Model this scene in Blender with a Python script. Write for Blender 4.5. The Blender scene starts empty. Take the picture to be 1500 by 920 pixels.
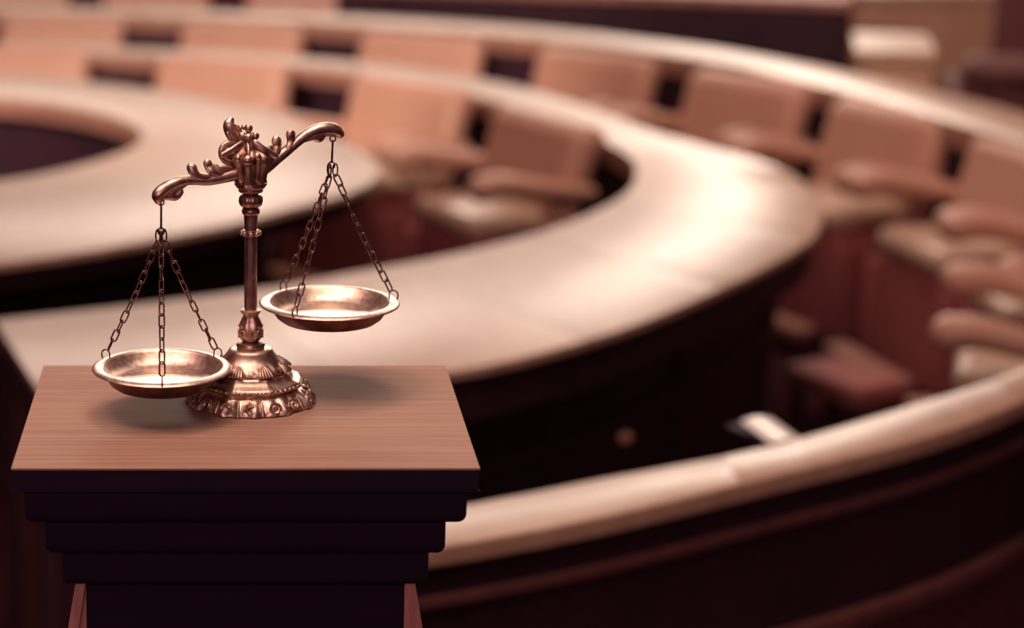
import bpy, bmesh, math, random
from mathutils import Vector, Matrix, Quaternion
random.seed(7)
PI = math.pi
S = bpy.context.scene
C = S.collection

# ---------------------------------------------------------------- camera
PITCH = math.radians(14.6); FPX = 3160.0; CAMH = 2.2
cd = bpy.data.cameras.new('camera'); cam = bpy.data.objects.new('camera', cd); C.objects.link(cam)
cam.location = (0, 0, CAMH); cam.rotation_euler = (PI/2 - PITCH, 0, 0)
cd.sensor_width = 36; cd.lens = FPX/1500*36; cd.shift_x = 400/1500; cd.clip_start = .05; cd.clip_end = 100
cd.dof.use_dof = True; cd.dof.focus_distance = 2.33; cd.dof.aperture_fstop = 2.6
S.camera = cam

# ---------------------------------------------------------------- world, lights, exposure
w = bpy.data.worlds.new('world'); S.world = w; w.use_nodes = True
w.node_tree.nodes['Background'].inputs['Color'].default_value = (.46, .12, .32, 1)
w.node_tree.nodes['Background'].inputs['Strength'].default_value = .17
def area(name, loc, target, sx, sy, power, col):
    l = bpy.data.lights.new(name, 'AREA'); l.shape = 'RECTANGLE'; l.size = sx; l.size_y = sy
    l.energy = power; l.color = col
    o = bpy.data.objects.new(name, l); C.objects.link(o); o.location = loc
    o.rotation_euler = (Vector(target)-Vector(loc)).to_track_quat('-Z', 'Y').to_euler()
    return o
WARM = (1, .74, .56); PALE = (1, .84, .71)
for wx, z0, e, c in ((5.3, 3.8, 820, PALE), (.8, 4.4, 1080, PALE), (-3.4, 4.0, 650, PALE)):      # tall windows in the back wall
    z1 = 9.6 if wx < 5 else 7.0
    area('window_light', (wx, 23.9, (z0+z1)/2), (wx*.6, 7, 0), 2.8 if wx > 5 else 3.6, z1-z0, e, c)
area('ceiling_light', (.12, 2.9, 4.3), (.03, 2.3, 1.5), .8, .4, 22, WARM)
area('ceiling_light', (-.05, 1.75, 4.5), (.03, 2.3, 1.5), 2.4, 1.4, 46, WARM)
area('fill_light', (-.8, -2.2, 3.3), (.3, 3.2, 1.0), 2.2, 1.2, 42, (1, .62, .54))  # added fill behind the camera for the plinth boards and bronze
area('ceiling_light', (1.4, 6.6, 5.0), (1.6, 9.0, .8), 1.6, 1.6, 60, WARM)
def spot(loc, target, power, deg, col, r_=.25):
    l = bpy.data.lights.new('fill_spot', 'SPOT'); l.energy = power; l.color = col; l.spot_size = math.radians(deg); l.spot_blend = .6; l.shadow_soft_size = r_
    o = bpy.data.objects.new('fill_spot', l); C.objects.link(o); o.location = loc
    o.rotation_euler = (Vector(target)-Vector(loc)).to_track_quat('-Z', 'Y').to_euler()
spot((-1.6, 3.6, 3.1), (-.1, 10.8, .8), 1500, 34, (1, .80, .64), .15)  # added low spot that brightens the far left chair backs
area('ceiling_light', (1.9, 8.2, 4.6), (2.2, 8.4, .6), 1.2, 1.2, 42, WARM)
spot((1.2, 5.0, 4.2), (3.2, 10.6, .7), 520, 20, (1, .80, .64))  # added spot that brightens the cabinet corner
area('ceiling_light', (3.0, 11.8, 4.8), (3.2, 10.5, .8), 1.6, 1.0, 45, WARM)
area('fill_light', (-1.5, 2.0, 5.2), (1.8, 8.0, .4), 1.6, 1.6, 60, (1, .55, .45))
S.view_settings.view_transform = 'Standard'; S.view_settings.look = 'None'
S.view_settings.gamma = 1; S.view_settings.exposure = 0.0

# ---------------------------------------------------------------- materials
def mat(name, col, rough=.5, metal=0, coat=0, build=None, spec=None):
    m = bpy.data.materials.new(name); m.use_nodes = True
    b = m.node_tree.nodes['Principled BSDF']
    b.inputs['Base Color'].default_value = (*col, 1); b.inputs['Roughness'].default_value = rough
    b.inputs['Metallic'].default_value = metal; b.inputs['Coat Weight'].default_value = coat
    if spec is not None: b.inputs['Specular IOR Level'].default_value = spec
    if build: build(m, b)
    return m
def grain(c1, c2, scale=(2, 28, 28), rough=(.3, .45), bump=.05, vary=0.0, obj=True):
    def f(m, b):
        N = m.node_tree.nodes; L = m.node_tree.links
        tc = N.new('ShaderNodeTexCoord'); mp = N.new('ShaderNodeMapping'); mp.inputs['Scale'].default_value = scale
        L.new(tc.outputs['Object'], mp.inputs['Vector'])
        n = N.new('ShaderNodeTexNoise'); n.inputs['Scale'].default_value = 3; n.inputs['Detail'].default_value = 6
        n.inputs['Distortion'].default_value = .4
        L.new(mp.outputs[0], n.inputs['Vector'])
        r = N.new('ShaderNodeValToRGB'); r.color_ramp.elements[0].position = .3; r.color_ramp.elements[1].position = .7
        r.color_ramp.elements[0].color = (*c1, 1); r.color_ramp.elements[1].color = (*c2, 1)
        L.new(n.outputs['Fac'], r.inputs['Fac'])
        out = r.outputs['Color']
        if vary:
            oi = N.new('ShaderNodeObjectInfo'); hv = N.new('ShaderNodeHueSaturation')
            mr = N.new('ShaderNodeMapRange'); mr.inputs['To Min'].default_value = 1-vary; mr.inputs['To Max'].default_value = 1+vary
            L.new(oi.outputs['Random'], mr.inputs['Value']); L.new(mr.outputs[0], hv.inputs['Value'])
            L.new(out, hv.inputs['Color']); out = hv.outputs['Color']
        L.new(out, b.inputs['Base Color'])
        mr = N.new('ShaderNodeMapRange'); mr.inputs['To Min'].default_value = rough[0]; mr.inputs['To Max'].default_value = rough[1]
        L.new(n.outputs['Fac'], mr.inputs['Value']); L.new(mr.outputs[0], b.inputs['Roughness'])
        bp = N.new('ShaderNodeBump'); bp.inputs['Strength'].default_value = bump; bp.inputs['Distance'].default_value = .002
        L.new(n.outputs['Fac'], bp.inputs['Height']); L.new(bp.outputs[0], b.inputs['Normal'])
    return f
def leather(c1, c2, bump=.08):
    def f(m, b):
        N = m.node_tree.nodes; L = m.node_tree.links
        tc = N.new('ShaderNodeTexCoord'); n = N.new('ShaderNodeTexNoise'); n.inputs['Scale'].default_value = 5
        n.inputs['Detail'].default_value = 5; L.new(tc.outputs['Object'], n.inputs['Vector'])
        r = N.new('ShaderNodeValToRGB'); r.color_ramp.elements[0].color = (*c1, 1); r.color_ramp.elements[1].color = (*c2, 1)
        L.new(n.outputs['Fac'], r.inputs['Fac']); L.new(r.outputs[0], b.inputs['Base Color'])
        v = N.new('ShaderNodeTexVoronoi'); v.inputs['Scale'].default_value = 180; L.new(tc.outputs['Object'], v.inputs['Vector'])
        bp = N.new('ShaderNodeBump'); bp.inputs['Strength'].default_value = bump; bp.inputs['Distance'].default_value = .001
        L.new(v.outputs['Distance'], bp.inputs['Height']); L.new(bp.outputs[0], b.inputs['Normal'])
    return f
def patina(c1, c2, scale=90, bump=.25):
    def f(m, b):
        N = m.node_tree.nodes; L = m.node_tree.links
        tc = N.new('ShaderNodeTexCoord'); n = N.new('ShaderNodeTexNoise'); n.inputs['Scale'].default_value = scale
        n.inputs['Detail'].default_value = 5; L.new(tc.outputs['Object'], n.inputs['Vector'])
        r = N.new('ShaderNodeValToRGB'); r.color_ramp.elements[0].position = .35; r.color_ramp.elements[1].position = .65
        r.color_ramp.elements[0].color = (*c1, 1); r.color_ramp.elements[1].color = (*c2, 1)
        L.new(n.outputs['Fac'], r.inputs['Fac']); L.new(r.outputs[0], b.inputs['Base Color'])
        mr = N.new('ShaderNodeMapRange'); mr.inputs['To Min'].default_value = .30; mr.inputs['To Max'].default_value = .48
        L.new(n.outputs['Fac'], mr.inputs['Value']); L.new(mr.outputs[0], b.inputs['Roughness'])
        bp = N.new('ShaderNodeBump'); bp.inputs['Strength'].default_value = bump; bp.inputs['Distance'].default_value = .0008
        L.new(n.outputs['Fac'], bp.inputs['Height']); L.new(bp.outputs[0], b.inputs['Normal'])
    return f
M = {}
M['plinth_top'] = mat('plinth top wood', (.5,.28,.2), build=grain((.28,.158,.118), (.43,.258,.192), (1.2, 60, 60), (.68,.8), .15), spec=.18)
M['plinth_dark_shade'] = mat('plinth dark shaded wood', (.03,.012,.012), build=grain((.014,.004,.018), (.021,.006,.025), (1.5, 30, 30), (.65,.8), .05), spec=.25)  # shade of the plinth's front faces put into a dark colour
M['plinth_lit_side'] = mat('plinth lit side wood', (.3,.12,.1), build=grain((.55,.25,.21), (.78,.38,.31), (40, 40, 2), (.4,.55), .1))  # pale tone stands in for light caught by the side boards
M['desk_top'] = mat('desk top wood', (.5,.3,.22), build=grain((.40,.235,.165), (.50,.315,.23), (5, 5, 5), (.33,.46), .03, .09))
M['dark_shaded_wood'] = mat('dark shaded panel wood', (.04,.015,.015), build=grain((.026,.008,.018), (.042,.012,.022), (4, 4, 1.5), (.7,.85), .04, .12), spec=.25)  # shade on the panels put into the colour; also dark furniture wood
M['mould_wood'] = mat('moulding wood', (.10,.03,.03), build=grain((.09,.026,.028), (.14,.042,.042), (6, 6, 6), (.6,.7), .03))
M['mid_wood'] = mat('brown wood', (.3,.13,.1), build=grain((.28,.12,.095), (.40,.18,.14), (5, 5, 5), (.55,.7), .04))
M['leather'] = mat('brown leather', (.4,.19,.15), .5, build=leather((.52,.27,.20), (.60,.335,.255)))
M['skirt'] = mat('dark red upholstery', (.16,.035,.04), .6, build=leather((.33,.085,.09), (.42,.115,.12)))
M['skirt_red'] = mat('red footstool leather', (.3,.09,.08), .7, build=leather((.28,.09,.085), (.36,.12,.11)), spec=.2)
M['seat'] = mat('pale seat leather', (.6,.4,.32), .4, build=leather((.50,.32,.24), (.58,.39,.30)))
M['carpet'] = mat('carpet', (.05,.012,.016), .9, build=leather((.03,.009,.014), (.05,.014,.018), .3), spec=.0)
M['leather_pale'] = mat('pale cabinet wood', (.45,.24,.17), build=grain((.40,.20,.14), (.48,.26,.185), (4, 4, 1.5), (.45,.6), .04))
M['wall'] = mat('wall panelling', (.3,.14,.11), build=grain((.25,.11,.085), (.34,.16,.12), (3, 3, .8), (.7,.8), .04))
M['bronze'] = mat('aged bronze', (.4,.2,.15), .3, 1, build=patina((.47,.30,.25), (.82,.63,.54)))
M['bronze_dark'] = mat('dark bronze', (.2,.1,.08), .3, 1, build=patina((.32,.18,.155), (.58,.39,.33), 60, .1))
M['chain'] = mat('chain bronze', (.2,.1,.09), .3, 1, build=patina((.12,.06,.06), (.28,.15,.135), 200, .1))
M['pan'] = mat('pan bronze', (.6,.4,.3), .34, 1, build=patina((.62,.45,.37), (.86,.70,.60), 160, .10))
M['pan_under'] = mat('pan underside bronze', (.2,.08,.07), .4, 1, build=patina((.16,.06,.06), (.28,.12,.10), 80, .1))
M['card'] = mat('white card', (.9,.87,.83), .35, coat=.5, build=leather((.86,.83,.79), (.92,.9,.87), .02))

# ---------------------------------------------------------------- helpers
def tag(o, label=None, cat=None, group=None, kind=None):
    if label: o['label'] = label
    if cat: o['category'] = cat
    if group: o['group'] = group
    if kind: o['kind'] = kind
    return o
def empty(name, loc, rz=0):
    o = bpy.data.objects.new(name, None); C.objects.link(o); o.location = loc; o.rotation_euler = (0, 0, rz)
    o.empty_display_size = .05
    return o
def link(name, me, m, parent=None, smooth=True):
    if m and not me.materials: me.materials.append(m)
    o = bpy.data.objects.new(name, me); C.objects.link(o)
    if parent: o.parent = parent
    return o
def mesh(name, V, F, m, parent=None, smooth=False, sharp=None, merge=0):
    me = bpy.data.meshes.new(name)
    bm = bmesh.new(); vs = [bm.verts.new(v) for v in V]
    for f in F:
        try: bm.faces.new([vs[i] for i in f])
        except ValueError: pass
    if merge: bmesh.ops.remove_doubles(bm, verts=bm.verts[:], dist=merge)
    bmesh.ops.recalc_face_normals(bm, faces=bm.faces[:])
    if smooth:
        for f in bm.faces: f.smooth = True
        a = math.radians(sharp or 40)
        for e in bm.edges:
            if len(e.link_faces) == 2 and e.calc_face_angle(0) > a: e.smooth = False
    bm.to_mesh(me); bm.free()
    return link(name, me, m, parent)
def join(parts):
    V = []; F = []
    for v, f in parts:
        n = len(V); V += list(v); F += [tuple(i+n for i in q) for q in f]
    return V, F
def boxvf(c, s, rot=None):
    x, y, z = [k/2 for k in s]; c = Vector(c)
    V = [Vector(p) for p in ((-x,-y,-z),(x,-y,-z),(x,y,-z),(-x,y,-z),(-x,-y,z),(x,-y,z),(x,y,z),(-x,y,z))]
    if rot: V = [rot @ v for v in V]
    return [v+c for v in V], [(0,3,2,1),(4,5,6,7),(0,1,5,4),(1,2,6,5),(2,3,7,6),(3,0,4,7)]
def rounded(name, c, s, r, m, parent=None, rot=None, seg=3):
    V, F = boxvf((0,0,0), s)
    me = bpy.data.meshes.new(name); bm = bmesh.new(); vs = [bm.verts.new(v) for v in V]
    for f in F: bm.faces.new([vs[i] for i in f])
    bmesh.ops.bevel(bm, geom=bm.edges[:], offset=r, segments=seg, profile=.5, affect='EDGES')
    mt = Matrix.Translation(c) @ (rot.to_4x4() if rot else Matrix.Identity(4))
    bmesh.ops.transform(bm, matrix=mt, verts=bm.verts[:])
    bmesh.ops.recalc_face_normals(bm, faces=bm.faces[:])
    big = sorted(bm.faces, key=lambda f: -f.calc_area())[:6]
    for f in bm.faces: f.smooth = f not in big
    bm.to_mesh(me); bm.free()
    return link(name, me, m, parent)
def lathevf(prof, n=48, c=(0,0,0), mod=None, cap=True):
    V = []; F = []
    for r, z in prof:
        for i in range(n):
            a = 2*PI*i/n; k = mod(a, r, z) if mod else 1
            V.append(Vector((c[0]+r*k*math.cos(a), c[1]+r*k*math.sin(a), c[2]+z)))
    for j in range(len(prof)-1):
        for i in range(n):
            F.append((j*n+i, j*n+(i+1) % n, (j+1)*n+(i+1) % n, (j+1)*n+i))
    if cap and prof[0][0] > 0: F.append(tuple(range(n))[::-1])
    if cap and prof[-1][0] > 0: F.append(tuple((len(prof)-1)*n+i for i in range(n)))
    return V, F
def tubevf(path, rad, n=10, flat=1.0, closed=False, up=None, cap=True):
    P = [Vector(p) for p in path]; m = len(P)
    if not hasattr(rad, '__len__'): rad = [rad]*m
    T = []
    for i in range(m):
        a = P[(i-1) % m] if closed or i > 0 else P[i]; b = P[(i+1) % m] if closed or i < m-1 else P[i]
        T.append((b-a).normalized())
    u = Vector(up) if up else (Vector((0,0,1)) if abs(T[0].z) < .9 else Vector((1,0,0)))
    nn = (u - T[0]*u.dot(T[0])).normalized(); V = []; F = []
    for i in range(m):
        nn = (nn - T[i]*nn.dot(T[i])).normalized(); b = T[i].cross(nn)
        for k in range(n):
            a = 2*PI*k/n; V.append(P[i] + (nn*math.cos(a) + b*math.sin(a)*flat)*rad[i])
    for i in range(m if closed else m-1):
        j = (i+1) % m
        for k in range(n): F.append((i*n+k, i*n+(k+1) % n, j*n+(k+1) % n, j*n+k))
    if not closed and cap:
        for e, s in ((0, -1), (m-1, 1)):            # round ends
            base = [e*n+k for k in range(n)]; prev = base
            for q in (.5, .85):
                row = []
                for k in range(n):
                    d = V[e*n+k]-P[e]; V.append(P[e]+d*math.sqrt(1-q*q)+T[e]*s*rad[e]*q); row.append(len(V)-1)
                for k in range(n): F.append((prev[k], prev[(k+1) % n], row[(k+1) % n], row[k]))
                prev = row
            V.append(P[e]+T[e]*s*rad[e]); t = len(V)-1
            for k in range(n): F.append((prev[k], prev[(k+1) % n], t))
    return V, F
def spline(pts, k=6, closed=False):
    P = [tuple(p) for p in pts]; n = len(P); out = []
    for i in range(n if closed else n-1):
        g = lambda j: P[j % n] if closed else P[max(0, min(n-1, j))]
        a, b, c, d = g(i-1), g(i), g(i+1), g(i+2)
        for s in range(k):
            t = s/k
            out.append(tuple(.5*((2*b[q]) + (-a[q]+c[q])*t + (2*a[q]-5*b[q]+4*c[q]-d[q])*t*t + (-a[q]+3*b[q]-3*c[q]+d[q])*t**3) for q in range(len(a))))
    if not closed: out.append(P[-1])
    return out
def resample(pts, n, closed=False):
    P = [Vector(p) for p in pts]
    if closed: P = P+[P[0]]
    L = [0]
    for a, b in zip(P, P[1:]): L.append(L[-1]+(b-a).length)
    out = []; j = 0; m = n if closed else n-1
    for i in range(n):
        s = L[-1]*i/m
        while j < len(L)-2 and L[j+1] < s: j += 1
        t = (s-L[j])/max(1e-9, L[j+1]-L[j]); out.append(P[j].lerp(P[j+1], min(1, t)))
    return out
def ballvf(c, r, n=10):
    c = Vector(c)
    prof = [(max(0.0, r*math.sin(PI*i/n)), -r*math.cos(PI*i/n)) for i in range(n+1)]
    prof[0] = (1e-5, -r); prof[-1] = (1e-5, r)
    return lathevf(prof, 12, c)

# ---------------------------------------------------------------- setting
def slab(name, x0, x1, y0, y1, z0, z1, m):
    V, F = boxvf(((x0+x1)/2, (y0+y1)/2, (z0+z1)/2), (x1-x0, y1-y0, z1-z0))
    return mesh(name, V, F, m)
tag(slab('floor', -9, 9, -3, 24.2, -.1, 0, M['carpet']), kind='structure')
tag(slab('wall_back', -9, 9, 24, 24.2, 0, 11, M['wall']), kind='structure')
tag(slab('wall_right', 8.8, 9, -3, 24, 0, 11, M['wall']), kind='structure')
tag(slab('wall_left', -9, -8.8, -3, 24, 0, 11, M['wall']), kind='structure')

# ---------------------------------------------------------------- curved desks
def offset2(pts, d, closed=False):
    n = len(pts); out = []
    for i in range(n):
        a = pts[(i-1) % n] if closed or i > 0 else pts[i]; b = pts[(i+1) % n] if closed or i < n-1 else pts[i]
        t = (b-a).normalized(); out.append(pts[i]+Vector((t.y, -t.x))*d)
    return out
def strip(name, inner, outer, z0, z1, m, parent, bev=0):
    """a closed curved bar between two plan curves"""
    n = len(inner); V = []; F = []
    secs = []
    for i in range(n):
        a, b = inner[i], outer[i]; d = (b-a)
        w_ = d.length; u = d/w_ if w_ else d
        bb = min(bev, w_*.3, (z1-z0)*.45)
        if bb: sec = [(a, z0), (a, z1-bb), (a+u*bb*.3, z1-bb*.3), (a+u*bb, z1), (b-u*bb, z1), (b-u*bb*.3, z1-bb*.3), (b, z1-bb), (b, z0)]
        else: sec = [(a, z0), (a, z1), (b, z1), (b, z0)]
        secs.append([Vector((p.x, p.y, z)) for p, z in sec])
    k = len(secs[0])
    for s in secs: V += s
    for i in range(n-1):
        for j in range(k): F.append((i*k+j, i*k+(j+1) % k, (i+1)*k+(j+1) % k, (i+1)*k+j))
    F.append(tuple(range(k))); F.append(tuple((n-1)*k+j for j in range(k)))
    return mesh(name, V, F, m, parent, smooth=True, sharp=35)
def cut(L, a, b): return L[a:b+1]

def curved_desk(root, inner, outer, z, segs, sub=6, closed=False, thick=.022, recess=.16, over=.0, apron=.12, joint=.0012):
    """top panels, apron, recessed modesty panels and pilasters; inner/outer are plan curves running side by side"""
    N = segs*sub + (0 if closed else 1)
    I = resample(inner, N, closed); O = resample(outer, N, closed)
    if closed: I.append(I[0].copy()); O.append(O[0].copy())
    sgn = 1 if (O[0]-I[0]).dot(offset2(O, 1, closed)[0]-O[0]) > 0 else -1
    def shift(k): return [a+(b-a).normalized()*k for a, b in zip(I, O)]
    def shifto(k): return [b-(b-a).normalized()*k for a, b in zip(I, O)]
    A1 = shifto(.03); A2 = shifto(.05); Ia = shift(.03); Ib = shift(.05)
    rc = recess if callable(recess) else (lambda i: recess)
    def shiftr(e): return [b-(b-a).normalized()*(rc(i/N)+e) for i, (a, b) in enumerate(zip(I, O))]
    P1 = shiftr(0); P2 = shiftr(.03); Q1 = shift(.10); Q2 = shift(.13); PR = shiftr(-.014)
    for s in range(segs):
        a, b = s*sub, (s+1)*sub
        ii = [p.copy() for p in cut(I, a, b)]; oo = [p.copy() for p in cut(O, a, b)]
        # hairline joints between the top panels
        for L in (ii, oo):
            L[0] = L[0].lerp(L[1], joint/max(1e-6, (L[1]-L[0]).length)); L[-1] = L[-1].lerp(L[-2], joint/max(1e-6, (L[-2]-L[-1]).length))
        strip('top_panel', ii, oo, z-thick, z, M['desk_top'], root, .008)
        strip('front_panel', cut(P2, a, b), cut(P1, a, b), .0, z-thick-apron, M['dark_shaded_wood'], root)
        # pilaster at the joint
        k = [P1[a], P1[a+1]]
        d = (k[1]-k[0]).normalized()*.045
        strip('pilaster', [P1[a], P1[a]+d], [PR[a], PR[a]+d], .0, z-thick-apron, M['dark_shaded_wood'], root)
    strip('apron', A2, A1, z-thick-apron, z-thick, M['dark_shaded_wood'], root)
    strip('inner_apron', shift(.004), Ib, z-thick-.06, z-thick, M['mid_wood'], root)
    strip('inner_panel', Q1, Q2, 0, z-thick-.06, M['dark_shaded_wood'], root)
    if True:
        strip('rail', P1, PR, z*.56, z*.56+.05, M['dark_shaded_wood'], root)
        strip('baseboard', P1, PR, 0, .12, M['dark_shaded_wood'], root)
    strip('core', Ib, A2, z-thick-.07, z-thick, M['dark_shaded_wood'], root)
    return I, O

V2 = lambda L: [Vector(p) for p in L]
# middle horseshoe desk: from its end by the plinth, round the right, off to the far left
A_out = spline([(-0.418,4.55),(-0.007,4.64),(0.499,4.85),(0.74,5.02),(1,5.27),(1.284,5.63),(1.538,5.99),(1.72,6.3),(1.83,6.62),(1.886,6.924),(1.905,7.241),(1.835,7.574),(1.7,7.86),(1.569,8.2),(1.4,8.806),(1.16,9.374),(0.784,9.86),(0.4,10.14),(-0.166,10.42),(-1.191,10.7),(-2.3,10.9),(-3.6,11)], 8)
A_in = spline([(-0.624,5.32),(-0.264,5.48),(0.089,5.67),(0.32,5.84),(0.485,5.96),(0.674,6.12),(0.904,6.36),(1.097,6.63),(1.266,6.95),(1.36,7.27),(1.4,7.574),(1.37,7.87),(1.238,8.406),(1.061,8.879),(0.841,9.3),(0.535,9.708),(-0.086,10.127),(-1.107,10.482),(-2.277,10.71),(-3.59,10.814)], 8)
desk_a = tag(empty('curved_desk', (0,0,0)), 'wide pale-topped horseshoe desk curving round the middle of the chamber, above its dark panelled front', 'desk')
A_I, A_O = curved_desk(desk_a, V2(A_in), V2(A_out), .8, 16, 6, recess=lambda t: .16+.22*min(1, max(0, (t-.55)/.1)))
# small knob on the outer front and end board
V, F = lathevf([(.001,0),(.014,.002),(.018,.012),(.012,.022),(.001,.026)], 16)
kn = mesh('drawer_knob', [Vector((v.x, -v.z, v.y)) for v in V], F, M['mid_wood'], desk_a, True); kn.location = (0.990, 5.275, .50)
e0, e1 = A_I[0], A_O[0]; u = (e1-e0).normalized(); nrm = Vector((u.y, -u.x))
if nrm.x > 0: nrm = -nrm
strip('end_panel', [e0+u*.03-nrm*.06, e1-u*.16-nrm*.06], [e0+u*.03-nrm*.03, e1-u*.16-nrm*.03], 0, .775, M['mould_wood'], desk_a)
# inner ring desk round the dark well
B_out = spline([(-0.677,5.95),(-0.436,6.106),(-0.204,6.307),(0,6.501),(0.174,6.727),(0.358,6.96),(0.47,7.241),(0.475,7.56),(0.382,7.951),(0.189,8.464),(-0.085,8.878),(-0.396,9.216),(-0.753,9.475),(-1.1,9.62),(-1.626,9.62),(-2.359,9.25),(-2.889,8.5),(-3.061,7.3),(-2.771,6.4),(-2.239,5.8),(-1.462,5.6),(-1,5.72)], 6, True)
B_in = spline([(-1.05,7.02),(-0.807,7.16),(-0.637,7.34),(-0.486,7.574),(-0.389,7.82),(-0.365,8.04),(-0.411,8.302),(-0.546,8.57),(-0.758,8.82),(-1.05,9),(-1.468,9),(-1.84,8.8),(-2.089,8.3),(-2.192,7.7),(-2.073,7.2),(-1.804,6.95),(-1.513,6.88),(-1.258,6.92)], 6, True)
desk_b = tag(empty('curved_desk', (0,0,0)), 'innermost pale-topped oval desk around a dark open well, far left', 'desk')
curved_desk(desk_b, V2(B_in), V2(B_out), .8, 12, 6, True, recess=.42, apron=.03)
# outer rail
C_out = spline([(0.119,3.4),(0.354,3.486),(0.638,3.626),(0.972,3.834),(1.348,4.079),(1.66,4.354),(2.198,4.95),(2.69,5.7),(2.97,6.5),(3.08,7.3),(2.98,8.05),(2.821,8.598),(2.611,9.131),(2.36,9.65),(2.08,10.08),(1.37,10.8),(0.531,11.222),(-0.18,11.436),(-1.283,11.65),(-2.6,11.8),(-4,11.85)], 8)
C_in = spline([(0.15,3.6),(0.418,3.705),(0.674,3.846),(1.017,4.027),(1.38,4.3),(1.745,4.61),(2.173,5.15),(2.54,5.85),(2.75,6.5),(2.79,7),(2.737,7.428),(2.616,7.949),(2.482,8.473),(2.268,9.087),(2.124,9.471),(1.437,10.328),(0.594,10.88),(-0.119,11.155),(-1.205,11.426),(-2.586,11.624),(-3.996,11.705)], 8)
rail = tag(empty('curved_barrier', (0,0,0)), 'outermost curved wooden barrier with a narrow pale cap and dark panelled outside', 'barrier')
def curved_rail(root, inner, outer, z, segs, sub=6):
    N = segs*sub+1; I = resample(inner, N); O = resample(outer, N)
    def so(k): return [b-(b-a).normalized()*k for a, b in zip(I, O)]
    def si(k): return [a+(b-a).normalized()*k for a, b in zip(I, O)]
    F1 = so(.022); F2 = so(.055); G = so(-.004); B1 = si(.02); B2 = si(.05); R1 = so(.008)
    for s in range(segs):
        a, b = s*sub, (s+1)*sub
        ii = [p.copy() for p in cut(I, a, b)]; oo = [p.copy() for p in cut(O, a, b)]
        for L in (ii, oo):
            L[0] = L[0].lerp(L[1], .0012/(L[1]-L[0]).length); L[-1] = L[-1].lerp(L[-2], .0012/(L[-2]-L[-1]).length)
        strip('cap_panel', ii, oo, z-.035, z, M['desk_top'], root, .008)
        strip('outer_panel', cut(F2, a, b), cut(F1, a, b), z-.345, z-.035, M['dark_shaded_wood'], root)
        strip('lower_panel', cut(F2, a, b), cut(F1, a, b), .0, z-.345, M['mould_wood'], root)
        strip('inner_panel', cut(B1, a, b), cut(B2, a, b), .0, z-.035, M['dark_shaded_wood'], root)
    strip('inner_fascia', si(.004), B1, z-.095, z-.035, M['mid_wood'], root)
    strip('upper_moulding', F1, R1, z-.115, z-.095, M['mould_wood'], root, .006)
    strip('lower_moulding', F1, so(-.012), z-.36, z-.325, M['mould_wood'], root, .01)
    strip('baseboard', F1, R1, 0, .14, M['mould_wood'], root)
    # ledge on the inner side
    sh = rounded('bracket_shelf', (1.07, 4.165, z-.027), (.05, .20, .012), .003, M['plinth_dark_shade'], root, Matrix.Rotation(math.radians(28), 3, 'Z'))
curved_rail(rail, V2(C_in), V2(C_out), .88, 16)

# white leaflet on the shelf behind the barrier cap
V = []; F = []
for k in range(9):
    x = -.035+.07*k/8; z = .004+.006*math.sin(PI*k/8)
    V += [Vector((x, -.065, z)), Vector((x, .065, z)), Vector((x, .065, z-.003)), Vector((x, -.065, z-.003))]
for k in range(8):
    for j in range(4): F.append((k*4+j, k*4+(j+1) % 4, (k+1)*4+(j+1) % 4, (k+1)*4+j))
F += [(0,1,2,3), (32,33,34,35)]
card = mesh('leaflet', V, F, M['card'], None, True, 50); card.location = (1.08, 4.175, .865); card.rotation_euler = (math.radians(3), 0, math.radians(14))
tag(card, 'small bright white leaflet just behind the pale cap of the outer barrier', 'paper')

# ---------------------------------------------------------------- chairs
def make_chair(back_mat, seat_mat, skirt_mat):
    """local: faces -Y, back at +Y edge, origin on the floor below the back's foot"""
    r = empty('armchair', (0,0,0))
    W = .65
    rounded('base', (0, -.205, .25), (W-.18, .34, .44), .03, skirt_mat, r)
    rounded('seat', (0, -.215, .505), (W-.17, .36, .10), .045, seat_mat, r)
    rot = Matrix.Rotation(math.radians(-15), 3, 'X')
    b = rounded('backrest', (0, 0.0, .635), (W, .13, .47), .06, back_mat, r, rot, 4)
    rounded('headroll', (0, .064, .805), (W-.02, .15, .13), .055, back_mat, b, rot, 4)
    for s in (-1, 1):
        p = spline([(s*(W/2-.01), .05, .625), (s*(W/2+.005), -.10, .648), (s*(W/2+.01), -.24, .672), (s*(W/2+.005), -.34, .688), (s*(W/2), -.41, .680)], 4)
        V, F = tubevf(p, [.032+.020*i/16 for i in range(len(p))], 12, 1.15)
        a = mesh('armrest', V, F, back_mat, r, True, 60)
        rounded('side_panel', (s*(W/2-.04), -.22, .24), (.035, .34, .36), .012, skirt_mat, r)
    for sx in (-1, 1):
        for y in (-.42, -.06):
            V, F = lathevf([(.018,0),(.024,.015),(.02,.035)], 10, (sx*(W/2-.09), y, 0)); mesh('foot', V, F, M['dark_shaded_wood'], r)
    rounded('foot_bar', (0, -.50, .09), (W-.12, .10, .06), .02, M['mid_wood'], r)
    return r
def copy_tree(o, parent=None):
    c = o.copy(); C.objects.link(c); c.parent = parent
    for ch in o.children: copy_tree(ch, c)
    return c
proto = make_chair(M['leather'], M['seat'], M['skirt']); used = [False]
def place_chair(x, y, fx, fy, label, group, cat='chair'):
    o = proto if not used[0] else copy_tree(proto); used[0] = True
    o.location = (x, y, 0); o.rotation_euler = (0, 0, math.atan2(fy, fx)+PI/2)
    tag(o, label, cat, group); return o
inner_row = [
 (-1.02,9.98,-.20,-.98,'leftmost armchair of the inner row, at the left picture edge'),
 (-.09,9.60,-.42,-.92,'inner row armchair directly above the left arm of the balance scale'),
 (.68,8.92,-.78,-.66,'inner row armchair behind the right arm tip of the balance scale'),
 (1.12,8.08,-.91,-.39,'nearest armchair of the inner row, in the bend of the middle desk'),
]
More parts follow.
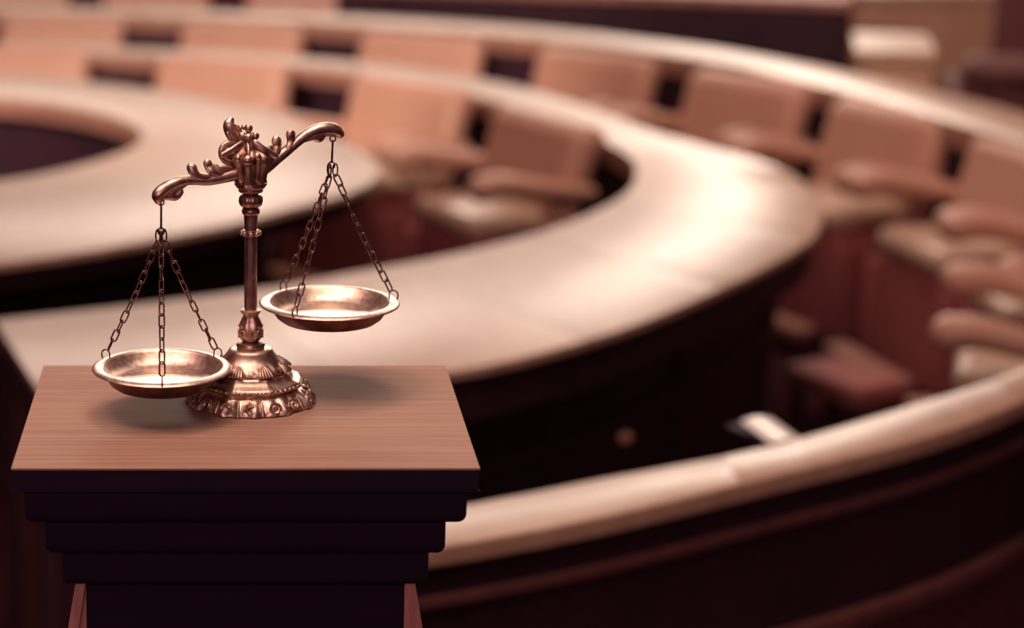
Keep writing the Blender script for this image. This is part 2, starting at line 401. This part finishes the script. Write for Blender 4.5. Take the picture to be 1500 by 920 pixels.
for x, y, fx, fy, lb in inner_row: place_chair(x, y, fx, fy, 'brown '+lb, 'armchairs between the inner and the middle desk')
outer_row = [
 (-.92,11.10,-.15,-.99,'leftmost in the outer row, near the top left corner'),
 (.00,10.82,-.32,-.95,'second from left in the outer row, above the scale'),
 (.86,10.38,-.50,-.86,'third from left in the outer row, top centre'),
 (1.60,9.78,-.72,-.70,'fourth from left in the outer row, below the long dark desk'),
 (2.12,9.04,-.83,-.56,'below the right end of the long dark desk'),
 (2.48,8.24,-.92,-.40,'with arm starting right of the bright tip of the desk'),
 (2.72,7.44,-.98,-.18,'at the right picture edge, third nearest to the barrier cap'),
 (2.76,6.62,-1,.06,'cut by the right picture edge, second nearest to the barrier cap'),
 (2.42,5.80,-.94,.34,'nearest of all, arm arched just above the barrier cap'),
]
for x, y, fx, fy, lb in outer_row: place_chair(x, y, fx, fy, 'brown armchair '+lb, 'armchairs along the outer barrier')
for i, (x, y) in enumerate([(-1.35,13.0),(-.50,13.0),(.36,12.9)]):
    place_chair(x, y, -.1, -1, ['leftmost of the three dim armchairs behind the barrier, top left corner', 'middle one of the three dim armchairs behind the barrier, top left',
      'rightmost of the three dim armchairs behind the barrier, next to the long dark desk'][i], 'armchairs behind the outer barrier')
# footstools
def footstool(x, y, rz, label):
    r = empty('footstool', (x, y, 0), rz); tag(r, label, 'footstool', 'footstools by the outer row')
    rounded('cushion', (0,0,.15), (.36,.24,.08), .025, M['skirt_red'], r)
    for sx in (-1,1):
        for sy in (-1,1):
            V, F = boxvf((sx*.14, sy*.08, .06), (.03,.03,.12)); mesh('leg', V, F, M['dark_shaded_wood'], r)
footstool(2.04, 6.96, math.radians(-62), 'low reddish footstool beside the dark front of the middle desk')

# ---------------------------------------------------------------- far furniture
def bench_desk(name, label, x0, x1, y0, y1, z, top, body, rz=0, cat='desk'):
    cx, cy = (x0+x1)/2, (y0+y1)/2; r = empty(name, (cx, cy, 0), rz); tag(r, label, cat)
    wx, wy = x1-x0, y1-y0
    rounded('top', (0,0,z-.025), (wx,wy,.05), .01, top, r)
    rounded('body', (0,0,(z-.05)/2), (wx-.04,wy-.04,z-.05), .005, body, r)
    n = max(2, int(wx/.5))
    for i in range(n):
        w_ = (wx-.04)/n
        V, F = boxvf((-wx/2+.02+w_*(i+.5), -wy/2+.012, z/2-.03), (w_-.06, .02, z-.25)); mesh('front_panel', V, F, body, r)
    return r
bench_desk('presidium_desk', 'long dark desk standing beyond the barrier, top centre', .52, 3.20, 11.15, 11.75, 1.01, M['mid_wood'], M['dark_shaded_wood'], math.radians(-19))
bench_desk('side_cabinet', 'pale wooden cabinet right of the long dark desk', 2.90, 3.26, 9.80, 10.5, .88, M['desk_top'], M['leather_pale'], math.radians(-14), 'cabinet')
bench_desk('long_bench', 'pale wooden bench farthest back in the top right corner, behind the cabinet', 3.0, 4.6, 11.9, 12.5, .92, M['desk_top'], M['leather_pale'], 0, 'bench')
r = make_chair(M['mould_wood'], M['skirt'], M['dark_shaded_wood']); r.location = (3.62, 9.75, 0); r.rotation_euler = (0, 0, math.radians(165)); tag(r, 'shadowed armchair in the top right corner, beyond the barrier beside the cabinet', 'chair')  # its shadow is painted in with darker materials
r['group'] = 'armchairs behind the outer barrier'
tag(rounded('wooden_screen', (4.02, 10.6, .9), (.62, .08, 1.8), .01, M['mould_wood']), 'tall dark red wooden screen at the top right edge', 'screen')

# ---------------------------------------------------------------- plinth
def ray(px, py):
    u = (px-350)/FPX; v = (460-py)/FPX
    return Vector((u, math.cos(PITCH)+v*math.sin(PITCH), -math.sin(PITCH)+v*math.cos(PITCH)))
def at(px, py, Y):
    d = ray(px, py); t = Y/d.y
    return Vector((d.x*t, Y, CAMH+d.z*t))
ZT = 1.5
x0, x1, yf, yb = -.2305, .2440, 2.07, 2.447
pcx, pcy = (x0+x1)/2, (yf+yb)/2; PW, PD = x1-x0, yb-yf
pl = tag(empty('wooden_plinth', (pcx, pcy, 0)), 'wooden plinth with stepped dark mouldings carrying the balance scale', 'plinth')
rounded('top', (0,0,ZT-.0015), (PW, PD, .003), .0010, M['plinth_top'], pl, seg=2)
rounded('top_edge', (0,0,ZT-.0135), (PW-.001, PD-.001, .021), .0010, M['plinth_dark_shade'], pl, seg=2)  # edge of the pale plate, coloured dark for shade
def moulding(name, inset, z1, z0, r):
    a = PW/2-inset; b = PD/2-inset; prof = [(0, z1)]+[(r*(1-math.cos(t)), z0+r-r*math.sin(t)) for t in [PI/2*i/6 for i in range(7)]]+[(r+.004, z0)]
    V = []; F = []
    for ins, z in prof:
        V += [Vector((-a+ins,-b+ins,z)), Vector((a-ins,-b+ins,z)), Vector((a-ins,b-ins,z)), Vector((-a+ins,b-ins,z))]
    for i in range(len(prof)-1):
        for j in range(4): F.append((i*4+j, i*4+(j+1) % 4, (i+1)*4+(j+1) % 4, (i+1)*4+j))
    F.append((0,1,2,3)); n = len(prof)-1; F.append((n*4,n*4+1,n*4+2,n*4+3))
    return mesh(name, V, F, M['plinth_dark_shade'], pl, True, 40)
moulding('moulding', .0, ZT-.024, ZT-.026, .001)
moulding('moulding', .0115, ZT-.026, ZT-.066, .013)
moulding('moulding', .0305, ZT-.066, ZT-.107, .013)
moulding('moulding', .0460, ZT-.107, ZT-.146, .009)
V, F = boxvf((0,0,(ZT-.146)/2), (PW-.138, PD-.138, ZT-.146)); mesh('shaft', V, F, M['plinth_dark_shade'], pl)
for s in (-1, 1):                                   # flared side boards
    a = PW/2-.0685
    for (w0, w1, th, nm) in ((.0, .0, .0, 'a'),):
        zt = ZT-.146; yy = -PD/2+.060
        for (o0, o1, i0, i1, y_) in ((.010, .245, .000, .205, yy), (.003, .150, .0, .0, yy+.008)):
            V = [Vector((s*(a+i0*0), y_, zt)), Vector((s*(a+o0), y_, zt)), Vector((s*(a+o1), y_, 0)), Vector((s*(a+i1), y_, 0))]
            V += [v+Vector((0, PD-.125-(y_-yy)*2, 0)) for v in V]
            mesh('side_board', V, [(0,1,2,3),(4,5,6,7),(0,1,5,4),(1,2,6,5),(2,3,7,6),(3,0,4,7)], M['plinth_lit_side'], pl)

# ---------------------------------------------------------------- balance scale
BX, BY = at(367, 586, 2.307).x, 2.307
sc = tag(empty('balance_scale', (BX, BY, ZT)), 'ornate bronze balance scale tipped to the left, standing on the wooden plinth', 'scale')
OR = Vector((BX, BY, ZT))
def YX(px): return BY + (px-367)/130*.047
def L(px, py, dy=0): return at(px, py, YX(px)+dy)-OR
PX = .000763
def zc(py): return at(367, py, BY).z-ZT
def octo(k):
    def f(a, r, z):
        t = (a-PI/8) % (PI/4) - PI/8
        o = math.cos(PI/8)/math.cos(t)
        return 1+k*(o-1)*1.0+k*.01
    return f
def m1(a, r, z):      # skirt with scrolls
    s = 1+(octo(.5)(a, r, z)-1)*min(1, max(0, (.040-z)/.008))
    if z < .019: s *= 1+.035*math.sin(a*24)*math.sin(z/.0185*PI)+.02*math.sin(a*12+1)
    elif z < .0275: s *= 1+.014*abs(math.sin(a*40))
    elif .036 < z < .047: s *= 1+.03*math.sin(a*20+z*400)*math.sin((z-.036)/.011*PI)
    return s
prof = [(.0005,0),(.070,0),(.0735,.0015),(.0725,.004),(.070,.007),(.0665,.0105),(.0635,.0135),(.0605,.0158),(.059,.017),(.0555,.0178),(.0550,.0190),(.057,.0200),(.0585,.0215),(.0588,.0235),(.0575,.0255),(.055,.0268),(.0505,.0285),(.0475,.0305),(.0455,.033),(.0440,.0352),(.0405,.0358),(.0408,.0368),(.0425,.0375),(.0420,.0395),(.0395,.042),(.0375,.0440),(.0345,.0465),(.0312,.0490),(.0285,.0520),(.0262,.0550),(.0248,.0575),(.0235,.0595),(.020,.0607),(.0105,.0612)]
V, F = lathevf(prof, 240, (0,0,0), m1)
base = mesh('base', V, F, M['bronze'], sc, True, 70)
# scroll relief on the skirt
bits = []
for i in range(16):
    a = 2*PI*i/16-PI/2; c = Vector((math.cos(a), math.sin(a), 0)); t = Vector((-c.y, c.x, 0)); k = octo(.5)(a, 0, 0)
    P = []
    sg = 1 if i % 2 else -1
    for j in range(15):
        th = j/14*1.65*2*PI; rr = .0072*(1-.62*j/14)
        zz = .0088+rr*.85*math.sin(th); out = .0668*k + (.0088-zz)*.45+.0022
        P.append(c*out + t*sg*rr*math.cos(th)+Vector((0,0,zz)))
    bits.append(tubevf(P, .0016, 6))
    P = [c*(.0700*k)+t*.0135+Vector((0,0,.002)), c*(.0665*k)+t*.0125+Vector((0,0,.009)), c*(.0625*k)+t*.0115+Vector((0,0,.0145))]
    bits.append(tubevf(P, [.0026,.0022,.0014], 6))
V, F = join(bits); mesh('scrollwork', V, F, M['bronze'], base, True, 60)
bits = []
for i in range(52):
    a = 2*PI*i/52; k = octo(.5)(a,0,0); bits.append(ballvf((.0592*k*math.cos(a), .0592*k*math.sin(a), .0236), .0018, 6))
V, F = join(bits); mesh('beading', V, F, M['bronze'], base, True, 60)
bits = []
for i in range(8):      # leaf sprays on the upper band
    a = 2*PI*i/8-PI/2+PI/8; c = Vector((math.cos(a), math.sin(a), 0)); t = Vector((-c.y, c.x, 0))
    for q in (-2,-1,0,1,2):
        P = [c*.0445+Vector((0,0,.0385))+t*q*.0035, c*(.040-abs(q)*.0005)+Vector((0,0,.0435))+t*q*.0026, c*.0345+Vector((0,0,.0475))+t*q*.001]
        bits.append(tubevf(P, [.0019,.0016,.0008], 6))
V, F = join(bits); mesh('leaf_band', V, F, M['bronze'], base, True, 60)

def silh(L_): return [(h*PX*(1-(zc(y)/2.45)*.25), zc(y)) for h, y in L_]
z519 = .0605
V, F = lathevf([(.010,z519-.002),(.0148,z519),(.0162,z519+.003),(.0152,z519+.006),(.0118,z519+.0075),(.008,z519+.008)], 48); mesh('ring', V, F, M['bronze_dark'], sc, True, 40)
# carved vase
def m2(a, r, z): return 1+.06*math.cos(a*6)*(1 if .075 < z < .1 else .3)
vp = silh([(9,508),(11,503),(14,497),(16.5,490),(17.3,483),(16,475),(13,468),(10.5,463),(11,460),(14.5,457),(15,454),(11,452)])
vz0 = z519+.0075; vp = [(r, max(z, vz0)) for r, z in vp]
V, F = lathevf(vp, 96, (0,0,0), m2); vase = mesh('carved_vase', V, F, M['bronze'], sc, True, 60)
bits = []
for i in range(6):
    a = PI/6+i*PI/3-PI/2; c = Vector((math.cos(a), math.sin(a), 0)); t = Vector((-c.y, c.x, 0))
    for s in (-1,1):
        P = []
        for j in range(12):
            th = j/11*1.4*2*PI*s; rr = .0052*(1-.6*j/11)
            P.append(c*.0134+t*(s*.0035+rr*math.sin(th))+Vector((0,0,zc(486)+rr*1.3*math.cos(th))))
        bits.append(tubevf(P, .0008, 6))
V, F = join(bits); mesh('scrollwork', V, F, M['bronze'], vase, True, 60)
# column
def m3(a, r, z): return 1-.035*abs(math.cos(a*4))
V, F = lathevf(silh([(9.6,455),(9.8,430),(9.2,345)]), 96, (0,0,0), m3); mesh('column', V, F, M['bronze_dark'], sc, True, 60)
V, F = lathevf(silh([(9,346),(12,345),(13,341),(12,337),(9,336),(9.3,333),(9.8,322),(10.5,315),(9,314)]), 64); col2 = mesh('collar', V, F, M['bronze_dark'], sc, True, 50)
bits = [ballvf((.0095*math.cos(a), .0095*math.sin(a), zc(341)), .0030, 8) for a in [2*PI*i/8-PI/2 for i in range(8)]]
V, F = join(bits); mesh('beading', V, F, M['bronze'], col2, True, 60)
V, F = lathevf(silh([(9,315),(12.5,313),(13.5,309),(12,305),(10,304),(12,303),(16,300),(17.5,294),(17,289),(14,285),(11,284),(13,282),(17,281),(18.5,279),(17,277),(20,275),(22,273),(21.5,271),(24,270),(24.5,267),(22,266)]), 72, (0,0,0), lambda a, r, z: 1+(.03*math.sin(a*18) if zc(302) < z < zc(287) else 0)); mesh('capital', V, F, M['bronze_dark'], sc, True, 50)
# crown head
def m4(a, r, z): return 1+.07*math.cos(a*8)
V, F = lathevf(silh([(23,268),(21.5,262),(23,254),(26,246),(29.5,238),(33,231),(32,226),(25,221),(17,215),(11,209),(8,203),(5,196),(2,192)]), 96, (0,0,0), m4)
head = mesh('crown', V, F, M['bronze_dark'], sc, True, 70)
TH = 1.28
def leaf(path, rad, n=10, flat=.8):
    P = []
    full = [(*p[:2], (p[2] if len(p) > 2 else 0), r) for p, r in zip(path, rad)]
    sp = spline(full, 5)
    return tubevf([L(a, b, c) for a, b, c, r in sp], [r*PX*TH for a, b, c, r in sp], n, flat)
bits = [ballvf(L(364,188,-.006), 6.2*PX), ballvf(L(355,199,-.006), 5.8*PX), ballvf(L(374,199,-.006), 5.8*PX), ballvf(L(364,201,-.012), 5.4*PX), leaf([(364,200,-.004),(364,208,-.006),(364,218,-.012)], [5.5,6,5]),
        ballvf(L(357,186,.004), 4*PX), ballvf(L(377,229,-.027), 5.2*PX), ballvf(L(363,235,-.029), 7.5*PX), ballvf(L(349,232,-.026), 4.8*PX),
        leaf([(326,227,-.020),(340,219,-.020),(353,211,-.014)], [3.4,3.2,4]), leaf([(403,228,-.020),(388,219,-.020),(374,209,-.014)], [3.8,3.4,4]),
        leaf([(363,240,-.027),(363,252,-.022),(363,266,-.017)], [6,7,9]), leaf([(349,230,-.025),(351,245,-.021),(353,264,-.017)], [3.5,4,3.5]),
        leaf([(378,230,-.025),(377,245,-.021),(376,264,-.017)], [4,4,3.5]), leaf([(363,208,-.008),(364,220,-.016),(364,230,-.02)], [3.5,3,3])]
V, F = join(bits); mesh('crown_ornament', V, F, M['bronze'], head, True, 60)
bits = [leaf([(352,216,.01),(345,204,.012),(339,192,.012),(336,182,.012),(338,176,.012)], [5,7,8,7,4]),
        leaf([(356,210,.008),(351,200,.01),(348,190,.01),(347,186,.01)], [4,4,4.5,3]),
        leaf([(334,196,.008),(340,206,.01),(344,214,.01)], [2.5,4,3]),
        leaf([(346,214,.0),(334,211,.0),(326,217,.0),(325,227,.0),(331,236,.0),(341,238,.0)], [3.5,4.2,4.2,4,4,3.5]),
        leaf([(340,224,.0),(334,222,.0),(333,229,.0)], [3,3.5,2.5])]
V, F = join(bits); mesh('crown_leaf', V, F, M['bronze'], head, True, 60)
def arm(spine, rad, leaves, name='beam_arm'):
    V, F = leaf(spine, rad, 16, 1.15)
    a = mesh(name, V, F, M['bronze'], sc, True, 60)
    V, F = join([leaf(p, r) for p, r in leaves]); mesh('leaf_scroll', V, F, M['bronze'], a, True, 60)
    return a
arm([(350,252),(338,256),(320,261),(303,264),(285,264.5),(268,265),(252,270),(239,278),(231,286),(232,293)], [8,7.5,6.5,6,5,5.5,6.5,7,6.5,5],
    [([(322,262,-.002),(306,261,-.003),(292,259,-.003),(284,253,-.002),(281,246,0)], [3,4,5,5.5,6]),
     ([(335,257,-.002),(322,255,-.003),(311,251,-.003),(306,244,0),(304,239,0)], [3,4.5,5,5,5]),
     ([(345,250,-.002),(332,249,-.003),(322,248,-.002),(316,243,0)], [3,3.5,3.5,3]),
     ([(340,246,-.004),(330,246,-.004),(324,245,-.004)], [2.5,3,2]),
     ([(240,288),(250,287),(258,288),(264,281),(262,276)], [4,5,4.5,4,3]),
     ([(275,268),(262,275),(250,284)], [2.5,4,4])])
arm([(378,250),(390,243),(403,233),(418,222),(434,209),(448,198),(463,191),(478,188.5),(490,190),(498,196)], [9,8,7,6,5.5,6,7,7.5,7,5],
    [([(404,234,-.002),(417,226,-.003),(424,217,-.003),(427,207,0),(426,197,0)], [3,4.5,5,5.5,6]),
     ([(392,240,-.002),(400,232,-.003),(405,222,-.003),(406,214,0),(405,206,0)], [3,4.5,5,5.5,6]),
     ([(386,238,-.002),(393,230,-.002),(396,220,0),(396,216,0)], [3,3.5,3.5,3]),
     ([(447,205),(458,201),(468,203),(474,199)], [3,4,4.5,3]),
     ([(440,207),(455,199),(472,195),(486,196)], [2.5,4,4,3.5])])

# pans, hooks and chains
LK = .0152; PT = .0128; LWd = .0031; WR = .00095
def link_mesh():
    P = []
    h = LK/2-LWd
    for i in range(9): a = PI*i/8; P.append(Vector((LWd*math.cos(a), 0, h+LWd*math.sin(a))))
    for i in range(9): a = PI+PI*i/8; P.append(Vector((LWd*math.cos(a), 0, -h+LWd*math.sin(a))))
    V, F = tubevf(P, WR, 6, closed=True, up=(0,1,0))
    o = mesh('link', V, F, M['chain'], None, True, 80); me = o.data; bpy.data.objects.remove(o); return me
LM = link_mesh()
def chain(a, b, seed):
    root = bpy.data.objects.new('chain', None); C.objects.link(root); root.parent = sc; root.empty_display_size = .01
    d = b-a; n = max(2, round(d.length/PT)); q = (-d).to_track_quat('Z', 'Y'); rr = random.Random(seed)
    sagd = Vector((0, 0, -1)); sagd = (sagd-d.normalized()*sagd.dot(d.normalized()))
    for i in range(n):
        t = (i+.5)/n; p = a+d*t+sagd*.02*4*t*(1-t)*.25
        o = bpy.data.objects.new('link', LM); C.objects.link(o); o.parent = root
        o.location = p; tw = Quaternion((0,0,1), (PI/2 if i % 2 else 0)+PI/4+rr.uniform(-.45,.45))
        o.rotation_mode = 'QUATERNION'; o.rotation_quaternion = q @ tw
        k = d.length/n/PT; o.scale = (1, 1, k)
    return root
def pan(pxc, pyc, Y, top, gather, angs, r=.0672, tilt=0, sd=0):
    c = at(pxc, pyc, Y)-OR
    r *= (Y*.968+.55)/(2.41)
    m = r/.0672
    inner = [(.0005,-.0163),(.030,-.0163),(.040,-.0155),(.047,-.0135),(.0525,-.008),(.0560,-.0028),(.0578,-.0006),(.0595,.0),(.0625,-.0004),(.0655,-.0014),(.0672,-.0026),(.0674,-.0032),(.0668,-.0036)]
    outer = [(.0668,-.0036),(.0585,-.0046),(.0550,-.0110),(.0505,-.0185),(.0455,-.0228),(.0005,-.0236)]
    def pm(a, r_, z): return 1+(.006*math.sin(a*60) if .05 < r_ < .058 else 0)
    root = bpy.data.objects.new('pan', None)
    V, F = lathevf([(a*m, b) for a, b in inner], 180, c, pm, False); po = mesh('pan', V, F, M['pan'], sc, True, 50)
    V, F = lathevf([(a*m, b) for a, b in outer], 96, c, None, False); mesh('pan_underside', V, F, M['pan_under'], po, True, 40)
    g = L(*gather); g.y = c.y+0; tp = L(*top); tp.y = c.y
    # hanger wire with an eye at each end
    P = [tp+Vector((0,0,.004))]
    ring = [tp+Vector((.0032*math.sin(t), 0, .0005+.0032*math.cos(t))) for t in [2*PI*i/12 for i in range(12)]]
    V1 = tubevf(ring, .0009, 6, closed=True, up=(0,1,0))
    V2_ = tubevf([tp+Vector((0,0,-.002)), g+Vector((0,0,.004))], .0012, 8)
    ring = [g+Vector((.0035*math.sin(t), .001, .0005+.004*math.cos(t))) for t in [2*PI*i/12 for i in range(12)]]
    V3 = tubevf(ring, .0009, 6, closed=True, up=(0,1,0))
    V, F = join([V1, V2_, V3]); mesh('hanger', V, F, M['chain'], sc, True, 60)
    for i, a in enumerate(angs):
        a = math.radians(a); u_ = Vector((math.cos(a), math.sin(a), 0)); rim = c+u_*.0640*m
        # S hook through the rim
        P = spline([rim+u_*.0005+Vector((0,0,-.004)), rim+u_*.004+Vector((0,0,.000)), rim+u_*.0035+Vector((0,0,.0055)), rim-u_*.001+Vector((0,0,.0085)), rim-u_*.0055+Vector((0,0,.0060)), rim-u_*.006+Vector((0,0,.000)), rim-u_*.0075+Vector((0,0,-.002))], 4)
        V, F = tubevf(P, .0009, 6); mesh('rim_hook', V, F, M['chain'], po, True, 60)
        loop = g+Vector((math.cos(a)*.004, math.sin(a)*.004, -.005))
        ring = [loop+u_*(.0028*math.sin(t))+Vector((0,0,.0075*math.cos(t))) for t in [2*PI*k/14 for k in range(14)]]
        V, F = tubevf(ring, .0009, 6, closed=True, up=(0,1,0)); mesh('gather_loop', V, F, M['chain'], sc, True, 60)
        chain(loop+Vector((0,0,-.006))+u_*.001, rim-u_*.004+Vector((0,0,.009)), sd*10+i)
pan(237.5, 535, 2.260, (236,297), (236,340), (152, 272, 33), sd=1)
pan(482.5, 440, 2.351, (487.5,204), (486,243), (237, 133, 10), sd=2)
